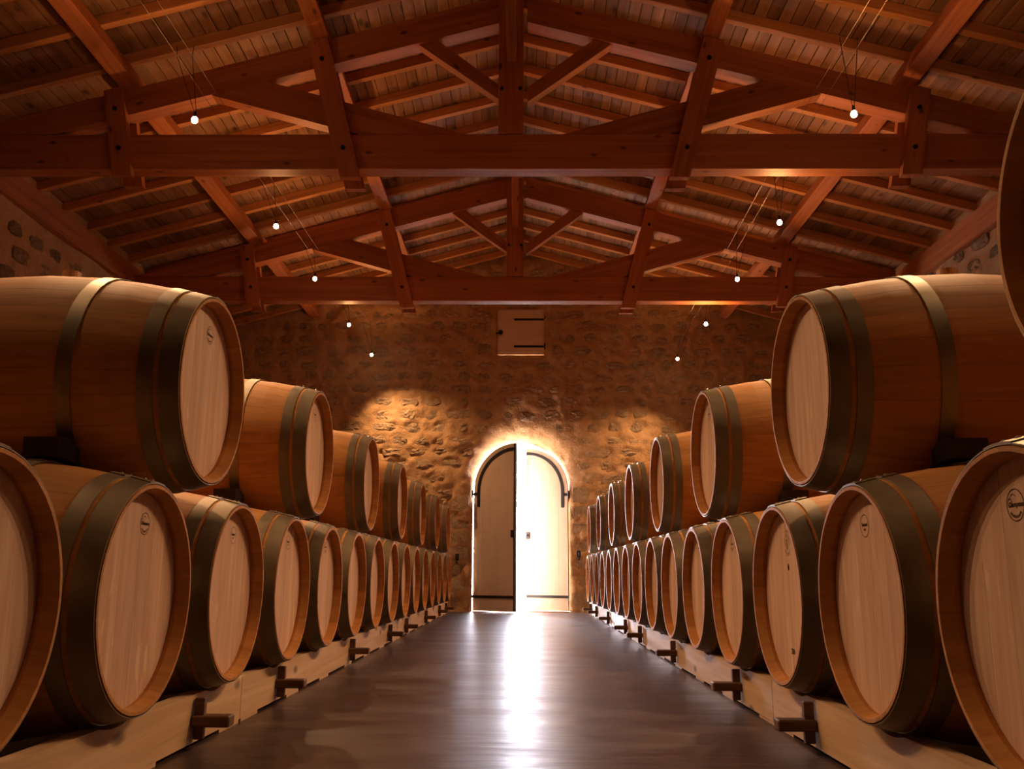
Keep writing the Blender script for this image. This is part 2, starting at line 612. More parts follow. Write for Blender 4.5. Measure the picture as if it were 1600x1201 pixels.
me.materials.append(M_MORTAR)
smooth(me)
wall_far = setp(mobj('wall_far', me), kind='structure')

# reveal of the door (soffit and jambs through the wall's thickness)
bm = bmesh.new()
prev = None
rr_ = random.Random(3)
for (x, z) in OPEN:
    upz = min(1, max(0, (z - 1.35) / 0.8))
    row = [bm.verts.new((x + rr_.uniform(-.006, .006), YW + 0.02 + 0.26 * upz, z))]
    for t in (0.45, 0.75, 0.95):
        k = 1 + 0.0 * t
        row.append(bm.verts.new((DC + (x - DC) * (1 + 0.04 * (t > 0.4)), YW + t * 0.6 + 0.2 * upz * (1 - t), z * (1 + 0.02 * (t > 0.4)))))
    if prev:
        for i in range(3):
            bm.faces.new((prev[i], row[i], row[i + 1], prev[i + 1]))
    prev = row
mobj('door_reveal', bm_mesh('door_reveal', bm, M_MORTAR, True), wall_far)
# outer skin of the far wall, so no daylight leaks round the room
bm = bmesh.new()
add_box(bm, XL - 0.6, DC - DHW * 1.05, YW + 0.3, YW + 0.57, -0.3, 5.6)
add_box(bm, DC + DHW * 1.05, XR + 0.6, YW + 0.3, YW + 0.57, -0.3, 5.6)
add_box(bm, DC - DHW * 1.06, HX0 , YW + 0.3, YW + 0.57, DAP * 1.02, 5.6)
add_box(bm, HX1, DC + DHW * 1.06, YW + 0.3, YW + 0.57, DAP * 1.02, 5.6)
add_box(bm, HX0, HX1, YW + 0.3, YW + 0.57, DAP * 1.02, HZ0)
add_box(bm, HX0, HX1, YW + 0.3, YW + 0.57, HZ1, 5.6)
# spandrels beside the arch
for sgn in (-1, 1):
    pts = [(x * 1.0, z) for x, z in arch_pts(DHW * 1.05, DSP * 1.02, DAP * 1.02, 24) if (x - DC) * sgn >= -1e-6 and z >= DSP * 0.9]
    corner = (DC + sgn * DHW * 1.06, DAP * 1.02 + 0.001)
    for a, b_ in zip(pts[:-1], pts[1:]):
        try: add_prism(bm, [a, b_, corner], YW + 0.3, YW + 0.57)
        except Exception: pass
mobj('wall_core', bm_mesh('wall_core', bm, M_MORTAR), wall_far)
# hatch reveal
bm = bmesh.new()
for (a, b_) in (((HX0, HZ0), (HX1, HZ0)), ((HX1, HZ0), (HX1, HZ1)), ((HX1, HZ1), (HX0, HZ1)), ((HX0, HZ1), (HX0, HZ0))):
    v = [bm.verts.new((a[0], YW - 0.03, a[1])), bm.verts.new((b_[0], YW - 0.03, b_[1])), bm.verts.new((b_[0], YW + 0.57, b_[1])), bm.verts.new((a[0], YW + 0.57, a[1]))]
    bm.faces.new(v)
mobj('hatch_reveal', bm_mesh('hatch_reveal', bm, M_MORTAR), wall_far)

# stone pieces
stone_vars = []
for k in range(10):
    r2 = random.Random(40 + k)
    n = r2.choice((8, 9, 10))
    bm = bmesh.new()
    ring = []
    for i in range(n):
        a = 2 * PI * i / n + r2.uniform(-0.15, 0.15)
        r = r2.uniform(0.86, 1.08)
        ex = 0.72
        ca, sa = math.cos(a), math.sin(a)
        ring.append((r * math.copysign(abs(ca) ** ex, ca), r * math.copysign(abs(sa) ** ex, sa)))
    outer = [bm.verts.new((x, 0.035, z)) for x, z in ring]
    mid = [bm.verts.new((x * 0.93, -0.002 + r2.uniform(-0.006, 0.006), z * 0.93)) for x, z in ring]
    inn = [bm.verts.new((x * 0.5, -0.008 + r2.uniform(-0.014, 0.012), z * 0.5)) for x, z in ring]
    c = bm.verts.new((0, -0.006 + r2.uniform(-0.012, 0.012), 0))
    for i in range(n):
        j = (i + 1) % n
        bm.faces.new((outer[i], outer[j], mid[j], mid[i]))
        bm.faces.new((mid[i], mid[j], inn[j], inn[i]))
        bm.faces.new((inn[i], inn[j], c))
    stone_vars.append(bm_mesh('stone', bm, M_STONE))
quoins = []
for k in range(4):
    r2 = random.Random(70 + k)
    bm = bmesh.new()
    base = [(-1, -1), (0.1, -1.02), (1, -0.98), (1.01, 0), (1, 1), (0, 1.02), (-0.98, 1), (-1.02, 0)]
    outer = [bm.verts.new((x, 0.035, z)) for x, z in base]
    mid = [bm.verts.new((x * 0.97, -0.006 + r2.uniform(-0.004, 0.004), z * 0.96)) for x, z in base]
    c = bm.verts.new((r2.uniform(-.3, .3), -0.010 + r2.uniform(-.005, .005), 0))
    for i in range(8):
        j = (i + 1) % 8
        bm.faces.new((outer[i], outer[j], mid[j], mid[i]))
        bm.faces.new((mid[i], mid[j], c))
    quoins.append(bm_mesh('stone', bm, M_STONE))


def wall_y(x, z):
    i = min(max(int((x - gx[0]) / ST), 0), nx_ - 1); j = min(max(int((z - gz[0]) / ST), 0), nz_ - 1)
    j0, j1, i0, i1 = max(0, j - 2), j + 3, max(0, i - 2), i + 3
    return float(YY[j0:j1, i0:i1].mean())


M_STONE_GREY = stone_mat('grey_rubble', ((0.27, 0.18, 0.11), (0.37, 0.25, 0.145), (0.48, 0.335, 0.20)), sc=20, bump=1.0, dist=0.06, rnd=0.2, fine=55)
grey_vars = []
for m_ in stone_vars:
    m2_ = m_.copy()
    m2_.materials[0] = M_STONE_GREY
    grey_vars.append(m2_)


def stone_obj_parts(lst, parent, face, far_limit, keyf, grey=False):
    lst = sorted(lst, key=keyf)
    rest = []
    for n, s in enumerate(lst):
        mx = face(s)
        me_ = (quoins if s[5] else (grey_vars if grey else stone_vars))[rs.randrange(4 if s[5] else 10)]
        if n < far_limit:
            mobj('stone', me_, parent, mx=mx)
        else:
            rest.append((me_, mx))
    if rest:
        V, F = [], []
        for me_, mx in rest:
            o = len(V)
            V += [tuple(mx @ v.co) for v in me_.vertices]
            F += [tuple(i + o for i in p.vertices) for p in me_.polygons]
        mm = bpy.data.meshes.new('distant_stones')
        mm.from_pydata(V, [], F)
        mm.materials.append(M_STONE)
        setp(mobj('distant_stones', mm, parent), kind='stuff')


def far_face(s):
    cx, cz, a, b_, t, q = s
    y = wall_y(cx, cz) + 0.006 - rs.uniform(0, 0.012)
    return Matrix.Translation((cx, y, cz)) @ Matrix.Rotation(t, 4, 'Y') @ Matrix.Diagonal((a, 1.0, b_, 1))


stone_obj_parts(stones, wall_far, far_face, 298, lambda s: (abs(s[0] - DC) ** 2) * 0.8 + (s[1] - 2.3) ** 2 + (5 if abs(s[0]) > 1 and s[1] < 1.5 - 0.1 * abs(s[0]) and abs(s[0]) > 1.3 else 0))

# side walls: rough plastered rubble
for side, xw in (('left', XL), ('right', XR)):
    sg = -1 if side == 'left' else 1
    ys = np.arange(YB, YW + 0.4, 0.11)
    zs = np.concatenate([np.arange(0, 1.2, 0.4), np.arange(1.2, 4.1, 0.08)])
    A, B_ = np.meshgrid(ys, zs)
    bmp = vnoise(A.shape, 3, 21) * 0.04 + vnoise(A.shape, 1.4, 22) * 0.02
    Xs = xw - sg * bmp
    idn = np.arange(A.size).reshape(A.shape)
    f = np.stack([idn[:-1, :-1], idn[:-1, 1:], idn[1:, 1:], idn[1:, :-1]], -1).reshape(-1, 4)
    me = bpy.data.meshes.new('wall_' + side)
    me.from_pydata(np.stack([Xs, A, B_], -1).reshape(-1, 3).tolist(), [], f.tolist())
    me.materials.append(M_MORTAR)
    smooth(me)
    wl = setp(mobj('wall_' + side, me), kind='structure')
    lst = []
    r3 = random.Random(9 if sg < 0 else 10)
    z = 1.3
    while z < 3.5:
        hh = r3.uniform(0.16, 0.24)
        y = 3.0
        while y < 12.1:
            ww = r3.uniform(0.26, 0.5)
            if r3.random() < 0.85:
                lst.append((y + ww / 2, z + hh / 2, ww * 0.36, hh * 0.36, r3.uniform(-.1, .1), 0))
            y += ww
        z += hh

    def side_face(s, xw=xw, sg=sg):
        y, zz, a, b_, t, q = s
        return Matrix.Translation((xw - sg * 0.004, y, zz)) @ Matrix.Rotation(-sg * PI / 2, 4, 'Z') @ Matrix.Rotation(t, 4, 'Y') @ Matrix.Diagonal((a, 1.0, b_, 1))
    stone_obj_parts(lst, wl, side_face, 200, lambda s: (0 if s[1] > 2.3 and 5.4 < s[0] < 10 else 10) + s[0], True)
    mobj('wall_core', box_mesh('wall_core', min(xw + sg * 0.06, xw + sg * 0.5), max(xw + sg * 0.06, xw + sg * 0.5), YB, YW + 0.57, -0.2, 4.3, M_MORTAR), wl)
setp(mobj('wall_near', box_mesh('wall_near', XL - 0.4, XR + 0.4, YB - 0.3, YB, -0.2, 5.4, M_MORTAR)), kind='structure')

# ------------------------------------------------------------------ roof
ceil = empty('ceiling', (XC, 6, 5.1))
setp(ceil, kind='structure')
ang = math.atan(SL)


def cchild(o):
    o.parent = ceil
    o.matrix_parent_inverse = Matrix.Translation((-XC, -6, -5.1))
    return o


# common rafters
CH_W, CH_H = 0.06, 0.085
ch_me = None
LEN = 4.42 / math.cos(ang)
ch_me = box_mesh('rafter', 0, LEN, -CH_W / 2, CH_W / 2, 0, CH_H, M_CHEV, 0.003)
y = 7.46 + 0.475 * 10 + 0.02
ys_ch = []
while y > 3.5:
    ys_ch.append(y)
    y -= 0.475
for y in ys_ch:
    y += 0.03
    for sgn in (-1, 1):
        o = mobj('rafter', ch_me)
        if sgn > 0:
            o.rotation_euler = (0, ang, 0)
            o.location = (XC, y, 5.08)
        else:
            o.rotation_euler = (0, ang, PI)
            o.location = (XC, y, 5.08)
        cchild(o)
# deck boards on the rafters, each a plank
BW = 0.094
vec_t = CH_H / math.cos(ang)
r4 = random.Random(12)
deck_vars = {}
for sgn in (-1, 1):
    s = 0.0
    while s < LEN:
        cut = r4.choice((6.2, 7.4, 8.6, 9.8, 10.6))
        for (ya, yb) in ((2.6, cut), (cut, 12.66)):
            key = (round(ya, 2), round(yb, 2))
            if key not in deck_vars:
                deck_vars[key] = box_mesh('deck_board', 0.002, BW - 0.003, -(yb - ya) / 2 + 0.001, (yb - ya) / 2 - 0.001, 0, 0.02, M_DECK, 0.002)
            o = mobj('deck_board', deck_vars[key])
            lift = r4.uniform(0, 0.004)
            px = XC + sgn * (s * math.cos(ang))
            pz = 5.08 + vec_t - s * math.sin(ang) + lift
            o.rotation_euler = (0, ang, 0) if sgn > 0 else (0, ang, PI)
            o.location = (px, (ya + yb) / 2, pz)
            cchild(o)
        s += BW
# unseen slab added above the boards to block daylight through their gaps
bm = bmesh.new()
for sgn in (-1, 1):
    x1 = XC + sgn * 5.0
    add_prism(bm, [(XC, 5.08 + vec_t + 0.035), (x1, 5.08 + vec_t + 0.035 - SL * 5.0), (x1, 5.08 + vec_t + 0.135 - SL * 5.0), (XC, 5.08 + vec_t + 0.135)], YB - 0.3, 13.2)
mobj('roof_light_block', bm_mesh('roof_light_block', bm, M_LIGHT_BLOCK)).parent = ceil
ceil.children[-1].matrix_parent_inverse = Matrix.Translation((-XC, -6, -5.1))

# purlins and eave beams
for (dx, lab) in ((-2.98, 'rough pine purlin along the outer posts on the left roof slope'), (-1.53, 'pine purlin along the inner posts on the left roof slope'),
                  (1.53, 'pine purlin along the inner posts on the right roof slope'), (2.98, 'pine purlin along the outer posts on the right roof slope')):
    sgn = 1 if dx > 0 else -1
    nrm = Vector((sgn * math.sin(ang), 0, math.cos(ang)))
    c = Vector((XC + dx, 0, zroof(XC + dx))) - nrm * 0.075
    o = beam('purlin', (c.x, 2.4, c.z), (c.x, 12.6, c.z), 0.13, 0.145, M_BEAM, up=nrm)
    setp(o, lab, 'purlin', 'roof purlins')
o = beam('ridge_beam', (XC, 2.4, 4.985), (XC, 12.6, 4.985), 0.13, 0.17, M_BEAM)
setp(o, 'pine ridge beam running along the peak of the roof', 'beam')
for sgn, lab in ((-1, 'thick pine wall plate lying on the left stone wall'), (1, 'thick pine wall plate lying on the right stone wall')):
    xw = XL if sgn < 0 else XR
    o = beam('wall_plate', (xw + sgn * 0.05, YB, 3.735), (xw + sgn * 0.05, YW, 3.735), 0.22, 0.24, M_BEAM)
    setp(o, lab, 'beam', 'wall plates')

# trusses
TW = 0.14
TIE0, TIE1 = 3.46, 3.742


def zu(d): return 4.71 - SL * d      # underside of principal rafter


def make_truss(y, label):
    t = empty('roof_truss', (XC, y, TIE0))
    setp(t, label, 'truss', 'roof trusses')
    t2 = []

    def P(o):
        o.location = (o.location[0], o.location[1], o.location[2] - TIE0)
        return o
    # tie beam
    me_ = box_mesh('tie_beam', XL - XC, XR - XC, 0, TW, -(TIE1 - TIE0) / 2, (TIE1 - TIE0) / 2, M_BEAM, 0.006)
    mobj('tie_beam', me_, t, loc=(0, 0, (TIE1 - TIE0) / 2))
    for sgn in (-1, 1):
        def F(pts): return [(sgn * a, b) for a, b in pts]
        P(polybeam('principal_rafter', F([(0.095, 4.684), (3.52, 3.744), (4.28, 3.744), (0.095, 4.914)]), 0.002, TW - 0.002, M_BEAM, t, -sgn * ang))
        P(polybeam('strut', F([(0.36, 3.744), (1.17, 3.744), (2.32, 4.072), (1.90, 4.187)]), 0.012, TW - 0.012, M_BEAM, t, sgn * math.atan(0.29)))
        # short strut from king post
        P(polybeam('king_strut', F([(0.096, 4.02), (0.096, 4.14), (0.60, 4.543), (0.742, 4.504)]), 0.025, TW - 0.025, M_BEAM, t, sgn * math.atan(0.87)))
        # posts in two clamping planks
        for (xb, zb, xt, zt, w) in ((1.215, 3.365, 1.515, 4.502, 0.145), (2.915, 3.385, 3.045, 4.09, 0.14)):
            for (ya, yb) in ((-0.062, 0.0), (TW, TW + 0.062)):
                pw = w / 2 / math.cos(math.atan((xt - xb) / (zt - zb)))
                tl = zt + SL * pw
                tr = zt - SL * pw
                po = P(polybeam('post_plank', F([(xb - pw, zb), (xb + pw, zb), (xt + pw, tr), (xt - pw, tl)]), ya, yb, M_BEAM, t, PI / 2 - sgn * math.atan((xt - xb) / (zt - zb))))
                if ya < 0:
                    for zz in (3.60, zt - 0.17):
                        xx = xb + (xt - xb) * (zz - zb) / (zt - zb)
                        bm = bmesh.new()
                        add_tube(bm, (0, -0.012, 0), (0, 0.0, 0), 0.017, 8)
                        add_tube(bm, (0, -0.020, 0), (0, -0.012, 0), 0.009, 6)
                        wx, wz = sgn * xx - po.location.x, zz - TIE0 - po.location.z
                        a_ = -po.rotation_euler[1]
                        lx, lz = wx * math.cos(a_) + wz * math.sin(a_), -wx * math.sin(a_) + wz * math.cos(a_)
                        mobj('bolt', bm_mesh('bolt', bm, M_BOLT), po, loc=(lx, -0.062, lz))
    # king post, standing on the tie beam
    kp = mobj('king_post', box_mesh('king_post', -0.575, 0.575, -0.095, 0.095, -0.08, 0.08, M_BEAM, 0.005), t)
    kp.rotation_euler = (PI / 2, -PI / 2, 0)
    kp.location = (-0.03, TW / 2, 3.745 + 0.575 - TIE0)
    for xx in (-0.07, 0.07):
        bm = bmesh.new()
        add_tube(bm, (0, -0.012, 0), (0, 0.0, 0), 0.014, 8)
        mobj('bolt', bm_mesh('bolt', bm, M_BOLT), t, loc=(xx - 0.03, TW / 2 - 0.08, 4.11 - TIE0))
    # lengthwise brace from king post towards the ridge, on both sides
    beam('ridge_brace', (-0.025, -0.03, 4.33 - TIE0), (-0.025, -0.60, 4.90 - TIE0), 0.075, 0.09, M_BEAM, t)
    beam('ridge_brace', (-0.025, TW + 0.03, 4.33 - TIE0), (-0.025, TW + 0.60, 4.90 - TIE0), 0.075, 0.09, M_BEAM, t)
    return t


make_truss(6.157, 'nearest pine roof truss, its tie beam spanning the upper part of the picture')
make_truss(9.45, 'farther pine roof truss, just in front of the far stone wall')

# ------------------------------------------------------------------ door and hatch
LW, LT = 0.636, 0.045


def leaf_mesh(n=22):
    """leaf hinged at x=0, spreading to x=LW; arch drops toward the hinge"""
    pts = [(0.0, 0.0), (LW, 0.0)]
    top = []
    for i in range(n + 1):
        a = PI / 2 + PI / 2 * i / n
        top.append((LW + LW * math.cos(a), DSP + 0.03 + LW * math.sin(a)))
    return pts + top


def make_leaf(name, side, ang_open, label):
    hx = DC + side * (DHW - 0.012)
    root = empty(name, (hx, YW + 0.055, 0.012))
    root.rotation_euler = (0, 0, (side * ang_open) if side > 0 else (side * ang_open))
    setp(root, label, None, None, 'structure')
    f = -side                                   # direction of the leaf from its hinge
    # vertical boards
    edges = [0.0, 0.135, 0.26, 0.385, 0.515, LW]
    outline = leaf_mesh()

    def ztop(x):
        return DSP + 0.03 + math.sqrt(max(0.0, LW ** 2 - (LW - x) ** 2))
    for a, b_ in zip(edges[:-1], edges[1:]):
        n = 8
        xs = [a + 0.0005 + (b_ - a - 0.0010) * i / n for i in range(n + 1)]
        pts = [(f * xs[0], 0.0)] + [(f * xs[-1], 0.0)] + [(f * x, ztop(x)) for x in xs[::-1]]
        bm = bmesh.new()
        add_prism(bm, pts, 0, LT)
        mobj('door_board', bm_mesh('door_board', bm, M_DOOR), root)
    # curved iron strap following the arch
    bm = bmesh.new()
    rA, rB = LW - 0.055, LW - 0.095
    n = 24
    cx, cz = LW, DSP + 0.03
    prev = None
    for i in range(n + 1):
        a = PI / 2 + (PI / 2) * i / n
        row = []
        for rr2, yy in ((rA, -0.008), (rB, -0.008), (rB, 0.0), (rA, 0.0)):
            row.append(bm.verts.new((f * (cx + rr2 * math.cos(a)), yy, cz + rr2 * math.sin(a))))
        if prev:
            for k in range(4):
                bm.faces.new((prev[k], prev[(k + 1) % 4], row[(k + 1) % 4], row[k]))
        prev = row
    x0, x1 = sorted((f * (cx - rA), f * (cx - rB)))
    add_box(bm, x0, x1, -0.008, 0, DSP - 0.19, cz)
    x0, x1 = sorted((f * -0.03, f * 0.07))
    add_box(bm, x0, x1, -0.010, 0, DSP - 0.03, DSP + 0.005)
    mobj('arched_strap', bm_mesh('arched_strap', bm, M_IRON), root)
    bm = bmesh.new()
    x0, x1 = sorted((f * -0.025, f * (LW - 0.01)))
    add_box(bm, x0, x1, -0.008, 0, 0.17, 0.205)
    mobj('cross_strap', bm_mesh('cross_strap', bm, M_IRON), root)
    for zz in (0.187, DSP - 0.012):
        bm = bmesh.new()
        add_tube(bm, (f * -0.018, -0.012, zz - 0.05), (f * -0.018, -0.012, zz + 0.05), 0.012, 8)
        mobj('hinge_pin', bm_mesh('hinge_pin', bm, M_IRON), root)
    # meeting-edge iron strip with a lock in the middle
    bm = bmesh.new()
    x0, x1 = sorted((f * (LW - 0.022), f * (LW + 0.002)))
    add_box(bm, x0, x1, -0.006, LT + 0.002, 0.0, DSP + 0.03 + LW - 0.002)
    mobj('edge_strip', bm_mesh('edge_strip', bm, M_IRON if side < 0 else M_DOOR), root)
    bm = bmesh.new()
    x0, x1 = sorted((f * (LW - 0.06), f * (LW - 0.0)))
    add_box(bm, x0, x1, -0.022, -0.005, 0.97, 1.07, 0.003)
    add_tube(bm, (f * (LW - 0.03), -0.05, 1.02), (f * (LW - 0.03), -0.02, 1.02), 0.014, 10)
    mobj('latch', bm_mesh('latch', bm, M_IRON), root)
    return root


make_leaf('door_1', -1, math.radians(25), 'left leaf of the arched white door, swung slightly inward')
make_leaf('door_2', 1, -math.radians(26), 'right leaf of the arched white door, swung slightly outward, brightly lit')

# threshold
setp(mobj('trim_1', box_mesh('trim_1', DC - DHW, DC + DHW, YW + 0.0, YW + 0.57, 0.0, 0.008, M_MORTAR, 0.002)), kind='structure')

h = empty('loft_hatch', (XC + 0.03, YW - 0.02, HZ0))
setp(h, 'small square cream wooden hatch high in the stone wall above the door', 'hatch')
hw_ = (HX1 - HX0) / 2 - 0.006
ox = (HX0 + HX1) / 2 - (XC + 0.03)
for k in range(4):
    a = -hw_ + 2 * hw_ * k / 4
    b_ = -hw_ + 2 * hw_ * (k + 1) / 4
    mobj('hatch_board', box_mesh('hatch_board', ox + a + 0.0006, ox + b_ - 0.0006, 0, 0.035, 0.018, HZ1 - HZ0 - 0.006, M_HATCH, 0.0012), h)
mobj('hatch_light_block', box_mesh('hatch_light_block', ox - hw_ - 0.03, ox + hw_ + 0.03, 0.036, 0.05, 0.012, HZ1 - HZ0 + 0.03, M_HATCH), h)  # unseen board added so no daylight shows between the hatch boards
for zz in (0.12, 0.52):
    bm = bmesh.new()
    add_box(bm, ox - hw_ + 0.24, ox + hw_ + 0.012, -0.009, 0, zz, zz + 0.03, 0.002)
    add_tube(bm, (ox + hw_ + 0.004, -0.012, zz - 0.03), (ox + hw_ + 0.004, -0.012, zz + 0.06), 0.011, 8)
    mobj('strap_hinge', bm_mesh('strap_hinge', bm, M_IRON), h)
bm = bmesh.new()
add_tube(bm, (ox - hw_ + 0.05, -0.05, 0.33), (ox - hw_ + 0.05, 0.0, 0.33), 0.011, 8)
add_tube(bm, (ox - hw_ + 0.05, -0.062, 0.33), (ox - hw_ + 0.05, -0.04, 0.33), 0.034, 12)
add_box(bm, ox - hw_ - 0.02, ox - hw_ + 0.05, -0.012, 0, 0.32, 0.34)
mobj('knob', bm_mesh('knob', bm, M_IRON), h)

# iron rings beside the door
for (x, z, lab) in ((-0.904, 0.72, 'black iron hook on the stone wall left of the arched door'), (0.757, 0.77, 'black iron hook on the stone wall right of the arched door')):
    yy = wall_y(x, z) - 0.02
    r = empty('wall_hook', (x, yy, z))
    setp(r, lab, 'hook', 'iron hooks by the door')
    mobj('plate', box_mesh('plate', -0.022, 0.022, -0.004, 0.03, -0.045, 0.045, M_IRON, 0.002), r)
    bm = bmesh.new()
    pts = [Vector((0, -0.005 - 0.05 * math.sin(a) * 1.0, 0.02 - 0.05 * (1 - math.cos(a)))) for a in [PI * 1.25 * i / 8 for i in range(9)]]
    for a, b_ in zip(pts[:-1], pts[1:]): add_tube(bm, a, b_, 0.008, 6)
    mobj('hook', bm_mesh('hook', bm, M_IRON), r)

# ------------------------------------------------------------------ barrels
BL, RE, RB = 0.95, 0.2785, 0.3435       # length, radius at the ends, radius at the bilge


def brad(x):
    t = (x + BL / 2) / (BL / 2)
    return RB - (RB - RE) * abs(t) ** 2.0


NS = 24
XS = [0.0, -0.03, -0.10, -0.20, -0.33, -BL / 2, -BL + 0.33, -BL + 0.20, -BL + 0.10, -BL + 0.03, -BL]
TH = 0.026


def stave_mesh(width):
    bm = bmesh.new()
    rows = []
    a2 = width / 2 - 0.0012
    for i, x in enumerate(XS):
        r = brad(x)
        ch = 0.006 if i in (0, len(XS) - 1) else 0
        row = []
        for a in (-a2, 0, a2):
            row.append(bm.verts.new((x, math.sin(a) * (r - ch * 0.3), math.cos(a) * (r - ch * 0.3))))
        th = 0.010 if i in (0, len(XS) - 1) else TH
        for a in (width / 2, 0, -width / 2):
            row.append(bm.verts.new((x, math.sin(a) * (r - th), math.cos(a) * (r - th))))
        rows.append(row)
    for i in range(len(rows) - 1):
        for k in range(6):
            bm.faces.new((rows[i][k], rows[i][(k + 1) % 6], rows[i + 1][(k + 1) % 6], rows[i + 1][k]))
    bm.faces.new(rows[0][::-1])
    bm.faces.new(rows[-1])
    me_ = bm_mesh('stave', bm, M_STAVE)
    radial_normals(me_)
    return me_


def radial_normals(me_, th_end=0.3):
    """true round shading: outer faces and inner faces take the circle's own normals"""
    for p in me_.polygons: p.use_smooth = True
    nn = []
    for p in me_.polygons:
        pc = p.center
        rad = Vector((0, pc.y, pc.z)).normalized()
        d = p.normal.dot(rad)
        for li in p.loop_indices:
            v = me_.vertices[me_.loops[li].vertex_index].co
            if abs(d) > 0.9:
                r_ = Vector((0, v.y, v.z)).normalized() * (1 if d > 0 else -1)
                n_ = Vector((p.normal.x, r_.y * math.sqrt(max(0, 1 - p.normal.x ** 2)), r_.z * math.sqrt(max(0, 1 - p.normal.x ** 2))))
                nn.append(tuple(n_.normalized()))
            else:
                nn.append(tuple(p.normal))
    me_.normals_split_custom_set(nn)


# staves of three widths in a pattern that closes the circle
pat = [1.0, 0.8, 1.2, 1.0, 0.9, 1.1, 1.25, 0.75] * 3
unit = 2 * PI / sum(pat)
SM = {w: stave_mesh(w * unit) for w in set(pat)}


def shell_mesh():
    """whole barrel body in one mesh for far barrels, with recessed joints"""
    bm = bmesh.new()
    col = []
    a = 0.0
    allv = []
    r5 = random.Random(3)
    tl = bm.verts.layers.float.new('tone')
    for w in pat:
        wd = w * unit
        tone = r5.random()
        for seg in (0, 1):
            a0 = a + 0.0012 if seg == 0 else a + wd / 2
            a1 = a + wd / 2 if seg == 0 else a + wd - 0.0012
            ra, rb = [], []
            for x in XS:
                r = brad(x)
                v0 = bm.verts.new((x, math.sin(a0) * r, math.cos(a0) * r)); v1 = bm.verts.new((x, math.sin(a1) * r, math.cos(a1) * r))
                v0[tl] = tone; v1[tl] = tone
                ra.append(v0); rb.append(v1)
            for i in range(len(XS) - 1):
                bm.faces.new((ra[i], rb[i], rb[i + 1], ra[i + 1]))
            # chime end and inner rim
            for xe, xi in ((0.0, -0.05), (-BL, -BL + 0.05)):
                i0 = 0 if xe == 0 else -1
                c = []
                for aa in (a0, a1):
                    for (xx, rr2) in ((xe, brad(xe) - 0.014), (xi, brad(xi) - TH)):
                        v = bm.verts.new((xx, math.sin(aa) * rr2, math.cos(aa) * rr2)); v[tl] = tone
                        c.append(v)
                bm.faces.new((ra[i0], rb[i0], c[2], c[0]))
                bm.faces.new((c[0], c[2], c[3], c[1]))
        # closing strip at the joint, a little recessed
        a += wd
    n = 48
    prev = None
    rings = []
    for x in XS:
        r = brad(x) - 0.004
        ring = []
        for i in range(n):
            v = bm.verts.new((x, math.sin(2 * PI * i / n) * r, math.cos(2 * PI * i / n) * r)); v[tl] = 0.1
            ring.append(v)
        rings.append(ring)
    for i in range(len(rings) - 1):
        for k in range(n):
            bm.faces.new((rings[i][k], rings[i][(k + 1) % n], rings[i + 1][(k + 1) % n], rings[i + 1][k]))
    me_ = bpy.data.meshes.new('body')
    bmesh.ops.recalc_face_normals(bm, faces=bm.faces)
    bm.to_mesh(me_); bm.free()
    me_.materials.append(M_BODY)
    radial_normals(me_)
    return me_


BODY = shell_mesh()


def hoop_mesh(xa, xb, rivets=False):
    bm = bmesh.new()
    n = 96
    st = [xa + (xb - xa) * t for t in (0, 0.5, 1)]
    prof = [(x, brad(x) + 0.0030) for x in st] + [(x, brad(x) + 0.0003) for x in st[::-1]]
    rings = []
    for i in range(n):
        a = 2 * PI * i / n
        rings.append([bm.verts.new((x, math.sin(a) * r, math.cos(a) * r)) for x, r in prof])
    for i in range(n):
        j = (i + 1) % n
        for k in range(6):
            f_ = bm.faces.new((rings[i][k], rings[i][(k + 1) % 6], rings[j][(k + 1) % 6], rings[j][k]))
            f_.smooth = k in (0, 1)
    # overlapping tongue
    m = 10
    pr = None
    for i in range(m + 1):
        a = -0.16 + 0.32 * i / m
        row = [bm.verts.new((x, math.sin(a) * (brad(x) + rr2), math.cos(a) * (brad(x) + rr2))) for x, rr2 in ((xa * 1.0, 0.0032), (xa, 0.0058), (xb, 0.0058), (xb, 0.0032))]
        if pr:
            for k in range(3): bm.faces.new((pr[k], pr[k + 1], row[k + 1], row[k]))
        else:
            bm.faces.new(row)
        pr = row
    bm.faces.new(pr[::-1])
    me_ = bm_mesh('hoop', bm, M_HOOP)
    radial_normals(me_)
    return me_


HOOPS = [(-0.0025, -0.055), (-0.068, -0.108), (-0.272, -0.312)]
HM = [hoop_mesh(a, b_) for a, b_ in HOOPS] + [hoop_mesh(-BL - a, -BL - b_) for a, b_ in HOOPS]
HX_ = [(a + b_) / 2 for a, b_ in HOOPS] + [-BL - (a + b_) / 2 for a, b_ in HOOPS]


def rivet_mesh(x, a):
    bm = bmesh.new()
    r = brad(x) + 0.005
    nrm = Vector((0, math.sin(a), math.cos(a)))
    p = Vector((x, 0, 0)) + nrm * r
    add_tube(bm, p, p + nrm * 0.0038, 0.0065, 8, 0.0035)
    return bm_mesh('rivet', bm, M_RIVET, False)


RM = [[rivet_mesh(x, a) for a in (-0.08, 0.08)] for x in HX_[:3]]
HR = brad(-0.045) - TH + 0.001       # head radius


